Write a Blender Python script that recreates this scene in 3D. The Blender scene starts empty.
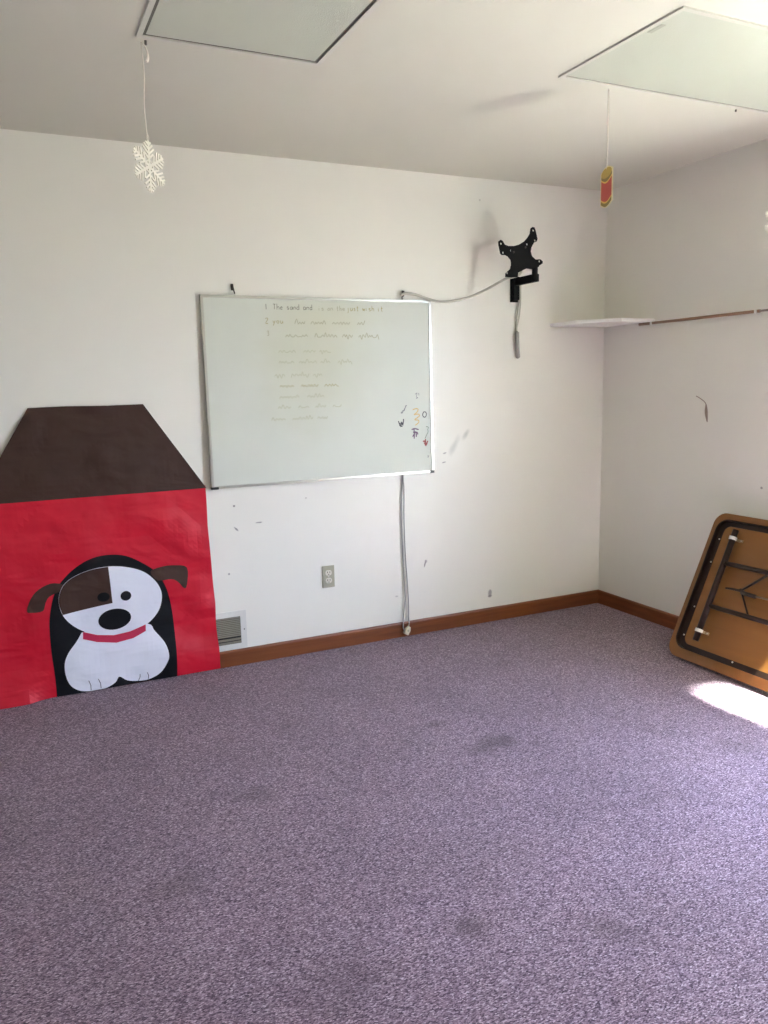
import bpy, bmesh, math, random
from mathutils import Vector, Matrix, noise
random.seed(7)
S = bpy.context.scene
C = S.collection
H = 2.44
XL, YF = -6.6, -6.6            # left wall, front wall (behind the camera)

# ------------------------------------------------------------------ materials
def new_mat(name):
    m = bpy.data.materials.new(name); m.use_nodes = True
    nt = m.node_tree
    return m, nt, nt.nodes['Principled BSDF']

def srgb(r, g, b):
    f = lambda c: (c/255/12.92) if c/255 <= .04045 else ((c/255+.055)/1.055)**2.4
    return (f(r), f(g), f(b), 1)

def plain(name, col, rough=.5, metal=0, bump=0, scale=60, vary=.06, spec=.5):
    m, nt, p = new_mat(name)
    N, L = nt.nodes, nt.links
    tc = N.new('ShaderNodeTexCoord')
    n = N.new('ShaderNodeTexNoise'); n.inputs['Scale'].default_value = scale; n.inputs['Detail'].default_value = 3
    L.new(tc.outputs['Object'], n.inputs['Vector'])
    r = N.new('ShaderNodeMixRGB'); r.blend_type = 'MULTIPLY'; r.inputs['Fac'].default_value = 1
    r.inputs['Color1'].default_value = col
    mr = N.new('ShaderNodeMapRange'); mr.inputs['To Min'].default_value = 1-vary; mr.inputs['To Max'].default_value = 1+vary
    L.new(n.outputs['Fac'], mr.inputs['Value']); L.new(mr.outputs['Result'], r.inputs['Color2'])
    L.new(r.outputs['Color'], p.inputs['Base Color'])
    p.inputs['Roughness'].default_value = rough; p.inputs['Metallic'].default_value = metal
    p.inputs['Specular IOR Level'].default_value = spec
    if bump:
        b = N.new('ShaderNodeBump'); b.inputs['Strength'].default_value = bump; b.inputs['Distance'].default_value = .002
        L.new(n.outputs['Fac'], b.inputs['Height']); L.new(b.outputs['Normal'], p.inputs['Normal'])
    return m

def ellipse_mask(nt, loc, size, rotation=(0, 0, 0), soft=.5, wobble=.35, wscale=25):
    """1 inside an ellipsoid at loc (object space), 0 outside, ragged edge"""
    N, L = nt.nodes, nt.links
    tc = N.new('ShaderNodeTexCoord'); mp = N.new('ShaderNodeMapping'); mp.vector_type = 'TEXTURE'
    mp.inputs['Location'].default_value = loc; mp.inputs['Rotation'].default_value = rotation; mp.inputs['Scale'].default_value = size
    L.new(tc.outputs['Object'], mp.inputs['Vector'])
    ln = N.new('ShaderNodeVectorMath'); ln.operation = 'LENGTH'; L.new(mp.outputs['Vector'], ln.inputs[0])
    n = N.new('ShaderNodeTexNoise'); n.inputs['Scale'].default_value = wscale; n.inputs['Detail'].default_value = 4
    L.new(tc.outputs['Object'], n.inputs['Vector'])
    a = N.new('ShaderNodeMath'); a.operation = 'MULTIPLY_ADD'; a.inputs[1].default_value = wobble*2; a.inputs[2].default_value = -wobble
    L.new(n.outputs['Fac'], a.inputs[0])
    s = N.new('ShaderNodeMath'); s.operation = 'ADD'; L.new(ln.outputs['Value'], s.inputs[0]); L.new(a.outputs[0], s.inputs[1])
    mr = N.new('ShaderNodeMapRange'); mr.interpolation_type = 'SMOOTHSTEP'
    mr.inputs['From Min'].default_value = 1-soft; mr.inputs['From Max'].default_value = 1+soft*.3
    mr.inputs['To Min'].default_value = 1; mr.inputs['To Max'].default_value = 0
    L.new(s.outputs[0], mr.inputs['Value'])
    return mr.outputs['Result']

def add_marks(m, marks):
    """blend stains into a material's base colour: (loc,size,rot,colour,opacity,soft,wobble,wscale)"""
    nt = m.node_tree; N, L = nt.nodes, nt.links; p = N['Principled BSDF']
    for loc, size, rot, col, op, soft, wob, ws in marks:
        src = p.inputs['Base Color'].links[0].from_socket
        k = ellipse_mask(nt, loc, size, rot, soft, wob, ws)
        f = N.new('ShaderNodeMath'); f.operation = 'MULTIPLY'; f.inputs[1].default_value = op; L.new(k, f.inputs[0])
        mx = N.new('ShaderNodeMixRGB'); mx.inputs['Color2'].default_value = col
        L.new(f.outputs[0], mx.inputs['Fac']); L.new(src, mx.inputs['Color1']); L.new(mx.outputs['Color'], p.inputs['Base Color'])

WALLC = srgb(233, 231, 223)
def wall_material(name, col, rough=.42):
    m, nt, p = new_mat(name); N, L = nt.nodes, nt.links
    tc = N.new('ShaderNodeTexCoord')
    n = N.new('ShaderNodeTexNoise'); n.inputs['Scale'].default_value = 2.2; n.inputs['Detail'].default_value = 4
    L.new(tc.outputs['Object'], n.inputs['Vector'])
    cr = N.new('ShaderNodeMixRGB'); cr.inputs['Color1'].default_value = tuple(c*.965 for c in col[:3])+(1,)
    cr.inputs['Color2'].default_value = col
    L.new(n.outputs['Fac'], cr.inputs['Fac']); L.new(cr.outputs['Color'], p.inputs['Base Color'])
    n2 = N.new('ShaderNodeTexNoise'); n2.inputs['Scale'].default_value = 170; n2.inputs['Detail'].default_value = 2
    L.new(tc.outputs['Object'], n2.inputs['Vector'])
    n3 = N.new('ShaderNodeTexNoise'); n3.inputs['Scale'].default_value = 7; n3.inputs['Detail'].default_value = 2
    L.new(tc.outputs['Object'], n3.inputs['Vector'])
    b = N.new('ShaderNodeBump'); b.inputs['Strength'].default_value = .12; b.inputs['Distance'].default_value = .001
    L.new(n2.outputs['Fac'], b.inputs['Height'])
    b2 = N.new('ShaderNodeBump'); b2.inputs['Strength'].default_value = .12; b2.inputs['Distance'].default_value = .01
    L.new(n3.outputs['Fac'], b2.inputs['Height']); L.new(b.outputs['Normal'], b2.inputs['Normal'])
    L.new(b2.outputs['Normal'], p.inputs['Normal'])
    p.inputs['Roughness'].default_value = rough; p.inputs['Specular IOR Level'].default_value = .5
    return m

M = {}
M['wall'] = wall_material('wall_paint', WALLC, .48)
M['wall_back'] = wall_material('wall_paint_back', WALLC, .33)
M['ceiling'] = wall_material('ceiling_paint', srgb(208, 206, 193), .75)
G = srgb(120, 116, 118); DK = srgb(95, 90, 88)
R_ = math.radians
add_marks(M['wall_back'], [
    ((-1.03, 0, 1.03), (.022, .3, .066), (0, R_(30), 0), srgb(158, 160, 150), .75, .9, .5, 18),
    ((-.955, 0, 1.09), (.016, .3, .036), (0, R_(38), 0), srgb(166, 168, 158), .7, .9, .5, 18),
    ((-1.005, 0, 1.02), (.085, .3, .11), (0, R_(20), 0), srgb(240, 238, 232), .45, .8, .3, 9),  # washed patch, its glossy highlight painted in as a lighter tone
    ((-.798, 0, .167), (.014, .3, .026), (0, 0, 0), G, .7, .5, .3, 60),
    ((-.799, 0, .15), (.016, .3, .008), (0, 0, 0), G, .7, .5, .3, 60),
    ((-2.273, 0, .805), (.006, .3, .006), (0, 0, 0), DK, .8, .5, .3, 80),
    ((-2.268, 0, .690), (.005, .3, .017), (0, R_(-45), 0), G, .8, .5, .4, 80),
    ((-2.152, 0, .712), (.02, .3, .004), (0, 0, 0), G, .7, .5, .4, 80),
    ((-1.222, 0, .390), (.005, .3, .022), (0, R_(15), 0), DK, .75, .5, .4, 60),
    ((-1.216, 0, .405), (.010, .3, .010), (0, 0, 0), G, .6, .5, .4, 60),
    ((-2.316, 0, .470), (.006, .3, .006), (0, 0, 0), G, .7, .5, .3, 80),
    ((-1.901, 0, .814), (.005, .3, .005), (0, 0, 0), G, .5, .5, .3, 80),
    ((-1.40, 0, .23), (.01, .3, .005), (0, 0, 0), G, .4, .5, .3, 80),
    ((-1.095, 0, .945), (.014, .3, .004), (0, R_(-10), 0), G, .7, .5, .3, 80),
    ((-1.09, 0, .995), (.014, .3, .005), (0, R_(-14), 0), G, .6, .5, .3, 80),
    ((-.86, 0, 2.33), (.006, .3, .006), (0, 0, 0), G, .4, .5, .3, 80),
])

M['wall_right'] = wall_material('wall_paint_right', WALLC, .48)
add_marks(M['wall_right'], [((0, -1.142, .845), (.3, .008, .007), (0, 0, 0), G, .7, .5, .3, 80)])

def carpet_material():
    m, nt, p = new_mat('heathered_carpet'); N, L = nt.nodes, nt.links
    tc = N.new('ShaderNodeTexCoord')
    mp = N.new('ShaderNodeMapping'); mp.inputs['Scale'].default_value = (135, 300, 160); mp.inputs['Rotation'].default_value = (0, 0, R_(14))
    L.new(tc.outputs['Object'], mp.inputs['Vector'])
    n1 = N.new('ShaderNodeTexNoise'); n1.inputs['Scale'].default_value = 1.0; n1.inputs['Detail'].default_value = 3; n1.inputs['Roughness'].default_value = .65
    L.new(mp.outputs['Vector'], n1.inputs['Vector'])
    v = N.new('ShaderNodeTexVoronoi'); v.inputs['Scale'].default_value = 1.3; L.new(mp.outputs['Vector'], v.inputs['Vector'])
    sep = N.new('ShaderNodeSeparateColor'); L.new(v.outputs['Color'], sep.inputs['Color'])
    mixv = N.new('ShaderNodeMath'); mixv.operation = 'MULTIPLY_ADD'; mixv.inputs[1].default_value = .34
    L.new(sep.outputs['Red'], mixv.inputs[0])
    h = N.new('ShaderNodeMath'); h.operation = 'MULTIPLY'; h.inputs[1].default_value = .66; L.new(n1.outputs['Fac'], h.inputs[0])
    L.new(h.outputs[0], mixv.inputs[2])
    cr = N.new('ShaderNodeValToRGB'); e = cr.color_ramp.elements
    e[0].position = .32; e[0].color = srgb(66, 50, 62)
    e[1].position = .74; e[1].color = srgb(222, 202, 212)
    a = e.new(.43); a.color = srgb(110, 89, 103)
    a = e.new(.56); a.color = srgb(146, 123, 136)
    a = e.new(.65); a.color = srgb(174, 152, 163)
    L.new(mixv.outputs[0], cr.inputs['Fac'])
    n2 = N.new('ShaderNodeTexNoise'); n2.inputs['Scale'].default_value = 3.0; n2.inputs['Detail'].default_value = 5
    L.new(tc.outputs['Object'], n2.inputs['Vector'])
    mr = N.new('ShaderNodeMapRange'); mr.inputs['From Min'].default_value = .3; mr.inputs['From Max'].default_value = .7
    mr.inputs['To Min'].default_value = .85; mr.inputs['To Max'].default_value = 1.04
    L.new(n2.outputs['Fac'], mr.inputs['Value'])
    mx = N.new('ShaderNodeMixRGB'); mx.blend_type = 'MULTIPLY'; mx.inputs['Fac'].default_value = 1
    L.new(cr.outputs['Color'], mx.inputs['Color1']); L.new(mr.outputs['Result'], mx.inputs['Color2'])
    L.new(mx.outputs['Color'], p.inputs['Base Color'])
    b = N.new('ShaderNodeBump'); b.inputs['Strength'].default_value = .45; b.inputs['Distance'].default_value = .004
    L.new(mixv.outputs[0], b.inputs['Height']); L.new(b.outputs['Normal'], p.inputs['Normal'])
    p.inputs['Roughness'].default_value = .95; p.inputs['Specular IOR Level'].default_value = .15
    p.inputs['Sheen Weight'].default_value = .15
    st = srgb(78, 62, 66)
    add_marks(m, [
        ((-1.66, -1.34, 0), (.13, .055, .3), (0, 0, R_(18)), st, .55, .8, .5, 14),
        ((-1.60, -1.36, 0), (.06, .05, .3), (0, 0, 0), st, .35, .8, .4, 20),
        ((-1.768, -1.084, 0), (.07, .04, .3), (0, 0, 0), st, .35, .8, .5, 20),
        ((-2.286, -2.199, 0), (.055, .06, .3), (0, 0, 0), st, .55, .9, .4, 30),
        ((-1.97, -2.374, 0), (.05, .12, .3), (0, 0, R_(40)), st, .38, .9, .5, 16),
        ((-2.579, -1.298, 0), (.09, .07, .3), (0, 0, 0), st, .35, .9, .5, 16),
        ((-2.924, -1.675, 0), (.10, .08, .3), (0, 0, 0), st, .32, .9, .5, 12),
        ((-.845, -1.795, 0), (.10, .08, .3), (0, 0, 0), st, .35, .9, .5, 16),
        ((-1.431, -1.939, 0), (.05, .04, .3), (0, 0, 0), st, .25, .9, .5, 16),
        ((-2.66, -2.232, 0), (.16, .10, .3), (0, 0, 0), st, .3, .9, .5, 12),
    ])
    return m
M['carpet'] = carpet_material()

def wood_material(name, c0, c1, axis=0, rough=.42, sc=14):
    m, nt, p = new_mat(name); N, L = nt.nodes, nt.links
    tc = N.new('ShaderNodeTexCoord'); mp = N.new('ShaderNodeMapping')
    s = [sc, sc, sc]; s[axis] = sc*.07; mp.inputs['Scale'].default_value = s
    L.new(tc.outputs['Object'], mp.inputs['Vector'])
    n = N.new('ShaderNodeTexNoise'); n.inputs['Scale'].default_value = 3; n.inputs['Detail'].default_value = 6; n.inputs['Distortion'].default_value = .6
    L.new(mp.outputs['Vector'], n.inputs['Vector'])
    cr = N.new('ShaderNodeValToRGB'); e = cr.color_ramp.elements
    e[0].position = .3; e[0].color = c0; e[1].position = .72; e[1].color = c1
    L.new(n.outputs['Fac'], cr.inputs['Fac']); L.new(cr.outputs['Color'], p.inputs['Base Color'])
    b = N.new('ShaderNodeBump'); b.inputs['Strength'].default_value = .08; b.inputs['Distance'].default_value = .002
    L.new(n.outputs['Fac'], b.inputs['Height']); L.new(b.outputs['Normal'], p.inputs['Normal'])
    p.inputs['Roughness'].default_value = rough
    return m
M['base_x'] = wood_material('baseboard_stain_back', srgb(104, 52, 20), srgb(130, 72, 33), 0)
M['base_y'] = wood_material('baseboard_stain_side', srgb(104, 52, 20), srgb(130, 72, 33), 1)
M['table_board'] = wood_material('brown_hardboard', srgb(128, 82, 32), srgb(144, 95, 40), 0, .5, 4)
M['table_edge'] = plain('brown_edge_band', srgb(80, 52, 36), .45)
M['clear_plastic'] = plain('cloudy_plastic', srgb(176, 150, 112), .35)
M['table_steel'] = plain('brown_enamelled_steel', srgb(46, 31, 25), .45, .1, vary=.2, spec=.35)
M['dark_iron'] = plain('dark_oiled_steel', srgb(48, 34, 30), .4, .3, vary=.2)
M['white_plastic'] = plain('white_plastic', srgb(232, 230, 224), .4)
M['white_paint'] = plain('white_painted_board', srgb(242, 241, 237), .45)
M['screw'] = plain('pale_screw_head', srgb(215, 212, 205), .35, .4)
M['alu'] = plain('brushed_aluminium', srgb(188, 187, 180), .28, .85, bump=.05, scale=200)
M['fix_metal'] = plain('painted_fixture_trim', srgb(202, 200, 190), .4)
M['gap'] = plain('gap_shade_and_latch', srgb(98, 94, 86), .7)  # dark tone for the painted recess shadow; the latches share it
M['black_plastic'] = plain('black_plastic', srgb(28, 28, 30), .45)
M['black_steel'] = plain('black_powder_coat', srgb(9, 9, 10), .7, .0, bump=.05, scale=300, spec=.2)
M['hook'] = plain('blackened_hook_steel', srgb(70, 66, 60), .4, .6)
M['cord_white'] = plain('white_cord_sheath', srgb(186, 184, 172), .5)
M['cord_grey'] = plain('grey_cord_sheath', srgb(160, 158, 154), .5)
M['adapter'] = plain('grey_connector_plastic', srgb(150, 148, 142), .5)
M['plug'] = plain('ivory_plug', srgb(214, 204, 182), .45)
M['ivory'] = plain('aged_ivory_plate', srgb(170, 166, 144), .4)
M['ivory_light'] = plain('ivory_receptacle', srgb(222, 216, 200), .35)
M['slot'] = plain('dark_slot', srgb(40, 36, 32), .7)
M['vent_frame'] = plain('vent_white_enamel', srgb(214, 213, 208), .45)
M['vent_slat'] = plain('vent_slat_grey', srgb(132, 126, 110), .5, .1)
M['vent_dark'] = plain('duct_dark', srgb(42, 40, 36), .9)
def paper_mat(name, col, rough, vary, spec, k=1.0):
    m = plain(name, col, rough, vary=vary, scale=16, spec=spec); nt = m.node_tree; N, L = nt.nodes, nt.links
    tc = N.new('ShaderNodeTexCoord'); mp = N.new('ShaderNodeMapping'); mp.inputs['Scale'].default_value = (5, 5, 9)
    L.new(tc.outputs['Object'], mp.inputs['Vector'])
    n = N.new('ShaderNodeTexNoise'); n.inputs['Scale'].default_value = 1; n.inputs['Detail'].default_value = 2; n.inputs['Distortion'].default_value = .45
    L.new(mp.outputs['Vector'], n.inputs['Vector'])
    b = N.new('ShaderNodeBump'); b.inputs['Strength'].default_value = .5*k; b.inputs['Distance'].default_value = .03
    L.new(n.outputs['Fac'], b.inputs['Height']); L.new(b.outputs['Normal'], N['Principled BSDF'].inputs['Normal'])
    return m
M['red_paper'] = paper_mat('red_bulletin_paper', srgb(200, 10, 42), .5, .07, .4)
M['brown_paper'] = paper_mat('brown_bulletin_paper', srgb(66, 45, 36), .6, .10, .3)
M['black_paper'] = paper_mat('black_bulletin_paper', srgb(14, 14, 18), .6, .1, .25)
M['white_paper'] = paper_mat('white_bulletin_paper', srgb(226, 228, 240), .65, .02, .3, .6)
M['collar_paper'] = plain('crimson_collar_paper', srgb(190, 28, 72), .6, vary=.08)
M['ink_line'] = plain('felt_pen_line', srgb(70, 72, 88), .7)
M['snow'] = plain('white_foam_snowflake', srgb(238, 234, 222), .7, bump=.3, scale=300)
M['string'] = plain('white_string', srgb(228, 222, 210), .8)
M['can_red'] = plain('red_card_print', srgb(205, 74, 56), .5)
M['can_gold'] = plain('gold_card_print', srgb(190, 160, 60), .5)
M['can_olive'] = plain('olive_card_print', srgb(140, 118, 44), .5)
M['can_cream'] = plain('cream_card', srgb(236, 224, 178), .5)
M['can_line'] = plain('yellow_print_line', srgb(238, 196, 86), .5)
M['rod'] = wood_material('varnished_dowel', srgb(136, 106, 82), srgb(164, 130, 102), 1, .4, 30)
M['rod_b'] = plain('purplish_steel_tube', srgb(140, 122, 112), .4, .3)
M['tape'] = plain('dusty_tape', srgb(146, 128, 116), .6)
M['tape_clear'] = plain('yellowed_tape', srgb(196, 180, 168), .5)
M['sticker'] = plain('grey_sticker', srgb(168, 168, 156), .6)
M['frame_white'] = plain('window_frame_white', srgb(232, 230, 224), .45)

def board_surface():
    m, nt, p = new_mat('whiteboard_enamel'); N, L = nt.nodes, nt.links
    tc = N.new('ShaderNodeTexCoord')
    n = N.new('ShaderNodeTexNoise'); n.inputs['Scale'].default_value = 2.5; n.inputs['Detail'].default_value = 6
    L.new(tc.outputs['Object'], n.inputs['Vector'])
    mx = N.new('ShaderNodeMixRGB'); mx.inputs['Color1'].default_value = srgb(202, 206, 197); mx.inputs['Color2'].default_value = srgb(214, 218, 209)
    L.new(n.outputs['Fac'], mx.inputs['Fac']); L.new(mx.outputs['Color'], p.inputs['Base Color'])
    p.inputs['Roughness'].default_value = .32; p.inputs['Specular IOR Level'].default_value = .22
    # ghost of old wiped writing
    add_marks(m, [((.53, -.02, .60), (.36, .3, .36), (0, 0, 0), srgb(200, 200, 178), .55, .9, .4, 5),
                  ((.62, -.02, .805), (.34, .3, .09), (0, 0, 0), srgb(204, 203, 178), .4, .9, .4, 9)])
    return m
M['board'] = board_surface()

def lens_material():
    m, nt, p = new_mat('prismatic_lens'); N, L = nt.nodes, nt.links
    tc = N.new('ShaderNodeTexCoord'); v = N.new('ShaderNodeTexVoronoi'); v.inputs['Scale'].default_value = 240
    L.new(tc.outputs['Object'], v.inputs['Vector'])
    b = N.new('ShaderNodeBump'); b.inputs['Strength'].default_value = .22; b.inputs['Distance'].default_value = .002
    L.new(v.outputs['Distance'], b.inputs['Height']); L.new(b.outputs['Normal'], p.inputs['Normal'])
    n = N.new('ShaderNodeTexNoise'); n.inputs['Scale'].default_value = 3; L.new(tc.outputs['Object'], n.inputs['Vector'])
    mx = N.new('ShaderNodeMixRGB'); mx.inputs['Color1'].default_value = srgb(182, 186, 172); mx.inputs['Color2'].default_value = srgb(190, 194, 180)
    L.new(n.outputs['Fac'], mx.inputs['Fac']); L.new(mx.outputs['Color'], p.inputs['Base Color'])
    p.inputs['Roughness'].default_value = .35; p.inputs['Specular IOR Level'].default_value = .6
    return m
M['lens'] = lens_material()

def glass_material():
    m = bpy.data.materials.new('window_glass'); m.use_nodes = True
    nt = m.node_tree; N, L = nt.nodes, nt.links
    N.remove(N['Principled BSDF'])
    t = N.new('ShaderNodeBsdfTransparent'); g = N.new('ShaderNodeBsdfGlossy'); g.inputs['Roughness'].default_value = .02
    lw = N.new('ShaderNodeLayerWeight'); pw = N.new('ShaderNodeMath'); pw.operation = 'POWER'; pw.inputs[1].default_value = 5
    L.new(lw.outputs['Facing'], pw.inputs[0]); f = N.new('ShaderNodeMath'); f.operation = 'MULTIPLY_ADD'; f.inputs[1].default_value = .5; f.inputs[2].default_value = .03
    L.new(pw.outputs[0], f.inputs[0]); mx = N.new('ShaderNodeMixShader')
    L.new(f.outputs[0], mx.inputs[0]); L.new(t.outputs[0], mx.inputs[1]); L.new(g.outputs[0], mx.inputs[2])
    L.new(mx.outputs[0], N['Material Output'].inputs['Surface'])
    return m
M['glass'] = glass_material()

# ------------------------------------------------------------------ geometry helpers
def box(bm, x0, x1, y0, y1, z0, z1, bev=0, seg=2):
    r = bmesh.ops.create_cube(bm, size=1)
    for v in r['verts']:
        v.co = Vector((x0+(v.co.x+.5)*(x1-x0), y0+(v.co.y+.5)*(y1-y0), z0+(v.co.z+.5)*(z1-z0)))
    if bev:
        es = {e for v in r['verts'] for e in v.link_edges}
        bmesh.ops.bevel(bm, geom=list(es), offset=bev, segments=seg, affect='EDGES', profile=.6)

def smooth_path(pts, n=6):
    pts = [Vector(p) for p in pts]; out = []
    for i in range(len(pts)-1):
        p0, p1, p2, p3 = pts[max(i-1, 0)], pts[i], pts[i+1], pts[min(i+2, len(pts)-1)]
        for k in range(n):
            t = k/n
            out.append(.5*((2*p1)+(p2-p0)*t+(2*p0-5*p1+4*p2-p3)*t*t+(3*p1-p0-3*p2+p3)*t**3))
    out.append(pts[-1]); return out

def tube(bm, pts, r, sides=10, smooth=True, n=6, flat=None):
    P = smooth_path(pts, n) if smooth and len(pts) > 2 else [Vector(p) for p in pts]
    rings = []; up = None
    for i, p in enumerate(P):
        d = (P[min(i+1, len(P)-1)]-P[max(i-1, 0)]).normalized()
        if up is None: up = d.orthogonal().normalized()
        up = (up-d*up.dot(d)).normalized(); s = d.cross(up)
        rr = r(i/(len(P)-1)) if callable(r) else r
        rings.append([bm.verts.new(p+(up*math.cos(a)+s*math.sin(a))*rr) for a in (2*math.pi*k/sides for k in range(sides))])
    for a, b in zip(rings, rings[1:]):
        for k in range(sides):
            f = bm.faces.new((a[k], a[(k+1) % sides], b[(k+1) % sides], b[k])); f.smooth = True
    bm.faces.new(rings[0][::-1]); bm.faces.new(rings[-1])

def prism(bm, pts, axis, a0, a1, bev=0):
    """outline pts (2-D) extruded along axis ('x','y','z') from a0 to a1"""
    mk = {'x': lambda u, v, a: (a, u, v), 'y': lambda u, v, a: (u, a, v), 'z': lambda u, v, a: (u, v, a)}[axis]
    A = [bm.verts.new(mk(u, v, a0)) for u, v in pts]; B = [bm.verts.new(mk(u, v, a1)) for u, v in pts]
    n = len(pts); fs = [bm.faces.new(A), bm.faces.new(B[::-1])]
    for i in range(n): fs.append(bm.faces.new((A[i], B[i], B[(i+1) % n], A[(i+1) % n])))
    bmesh.ops.recalc_face_normals(bm, faces=fs)
    if bev:
        es = {e for f in fs[:2] for e in f.edges}
        bmesh.ops.bevel(bm, geom=list(es), offset=bev, segments=2, affect='EDGES')

def rrect(x0, x1, y0, y1, r, n=8):
    out = []
    for cx, cy, a0 in ((x1-r, y1-r, 0), (x0+r, y1-r, 90), (x0+r, y0+r, 180), (x1-r, y0+r, 270)):
        for k in range(n+1):
            a = math.radians(a0+90*k/n); out.append((cx+r*math.cos(a), cy+r*math.sin(a)))
    return out

def ring_prism(bm, outer, inner, z0, z1):
    """closed band between two outlines of equal length, extruded in z"""
    n = len(outer)
    v = [[bm.verts.new((x, y, z)) for x, y in o] for o, z in ((outer, z0), (outer, z1), (inner, z1), (inner, z0))]
    for i in range(n):
        j = (i+1) % n
        for a in range(4):
            b = (a+1) % 4; bm.faces.new((v[a][i], v[a][j], v[b][j], v[b][i]))
    bmesh.ops.recalc_face_normals(bm, faces=bm.faces)

def cyl(bm, c, axis, r, h, sides=16, r2=None):
    m = {'x': Matrix.Rotation(math.pi/2, 4, 'Y'), 'y': Matrix.Rotation(-math.pi/2, 4, 'X'), 'z': Matrix.Identity(4)}[axis]
    bmesh.ops.create_cone(bm, cap_ends=True, segments=sides, radius1=r, radius2=r if r2 is None else r2, depth=h, matrix=Matrix.Translation(c) @ m)

def obj(name, bm, mat, parent=None, loc=None, smooth=False):
    bmesh.ops.remove_doubles(bm, verts=bm.verts, dist=1e-6)
    if loc is not None:
        bmesh.ops.translate(bm, verts=bm.verts, vec=-Vector(loc))
    me = bpy.data.meshes.new(name); bm.to_mesh(me); bm.free()
    if smooth:
        for p in me.polygons: p.use_smooth = True
    o = bpy.data.objects.new(name, me); C.objects.link(o)
    if mat: me.materials.append(M[mat])
    if parent: o.parent = parent
    if loc is not None: o.location = loc
    return o
def NB(): return bmesh.new()
def part(name, bm, mat, t, smooth=False, label=None):
    """part given in world coordinates under an un-rotated thing"""
    o = obj(name, bm, mat, t, smooth=smooth)
    off = t.location
    tt = t.parent
    while tt: off = off+tt.location; tt = tt.parent
    for v in o.data.vertices: v.co -= off
    if label: o['label'] = label
    return o
def thing(name, label, cat, loc=(0, 0, 0), group=None):
    o = bpy.data.objects.new(name, None); C.objects.link(o); o.location = loc
    o.empty_display_size = .1; o['label'] = label; o['category'] = cat
    if group: o['group'] = group
    return o
def tag(o, label, cat, group=None):
    o['label'] = label; o['category'] = cat
    if group: o['group'] = group
    return o
def struct(name, bm, mat, parent=None):
    o = obj(name, bm, mat, parent)
    if not parent: o['kind'] = 'structure'
    return o

# ------------------------------------------------------------------ room shell
T = .14
bm = NB(); box(bm, XL-T, T, YF-T, T, -.1, 0); struct('floor', bm, 'carpet')
bm = NB(); box(bm, XL-T, T, YF-T, T, H, H+.12); struct('ceiling', bm, 'ceiling')
bm = NB(); box(bm, XL-T, T, 0, T, 0, H); struct('wall_back', bm, 'wall_back')
bm = NB(); box(bm, XL-T, XL, YF, 0, 0, H); struct('wall_left', bm, 'wall')
# right wall with its glass door opening, just past the near end of the folding table
WY0, WY1, WZ0, WZ1 = -2.98, -2.17, .03, 2.10
def wall_with_hole(a0, a1, h0, h1, z0, z1, mk):
    bm = NB()
    for p in ((a0, h0, 0, H), (h1, a1, 0, H), (h0, h1, 0, z0), (h0, h1, z1, H)): mk(bm, *p)
    return bm
bm = wall_with_hole(YF, 0, WY0, WY1, WZ0, WZ1, lambda b, a, c, z, w: box(b, 0, T, a, c, z, w)); struct('wall_right', bm, 'wall_right')
bm = NB(); box(bm, XL-T, T, YF-T, YF, 0, H); struct('wall_front', bm, 'wall')

def bb_profile():
    return [(0, 0), (.012, 0), (.012, .072), (.009, .079), (.004, .0815), (0, .0815)]
bm = NB(); prism(bm, [(-u, v) for u, v in bb_profile()], 'x', XL, 0); o = struct('baseboard_back', bm, 'base_x')
bm = NB(); prism(bm, [(-u, v) for u, v in bb_profile()], 'y', WY1+.005, -.012); prism(bm, [(-u, v) for u, v in bb_profile()], 'y', YF, WY0-.005); o = struct('baseboard_right', bm, 'base_y')
bm = NB(); prism(bm, [(XL+u, v) for u, v in bb_profile()], 'y', YF, -.012); struct('baseboard_left', bm, 'base_y')
bm = NB(); prism(bm, [(YF+u, v) for u, v in bb_profile()], 'x', XL+.012, -.012); struct('baseboard_front', bm, 'base_x')

def glass_door():
    b = NB(); w = .045
    for a, c in ((WY0, WY0+w), (WY1-w, WY1)): box(b, .02, .12, a, c, WZ0, WZ1, .003)
    box(b, .02, .12, WY0+w, WY1-w, WZ1-w, WZ1, .003); box(b, .02, .12, WY0+w, WY1-w, WZ0, WZ0+.02, .003)
    d = struct('door_1', b, 'frame_white'); mid = (WY0+WY1)/2
    for a, c, x in ((WY0+w, mid+.03, .045), (mid-.03, WY1-w, .08)):
        b = NB(); q = .05
        box(b, x, x+.03, a, a+q, WZ0+.02, WZ1-w, .003); box(b, x, x+.03, c-q, c, WZ0+.02, WZ1-w, .003)
        box(b, x, x+.03, a+q, c-q, WZ0+.02, WZ0+.10, .003); box(b, x, x+.03, a+q, c-q, WZ1-w-q, WZ1-w, .003)
        o = struct('door_sash', b, 'frame_white', d)
        b = NB(); box(b, x+.012, x+.018, a+q, c-q, WZ0+.10, WZ1-w-q); struct('door_pane', b, 'glass', o)
    b = NB(); tube(b, [(.04, mid-.0, .95), (.01, mid, .97), (.01, mid, 1.13), (.04, mid, 1.15)], .008, 8); struct('door_handle', b, 'alu', d)
glass_door()

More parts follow.
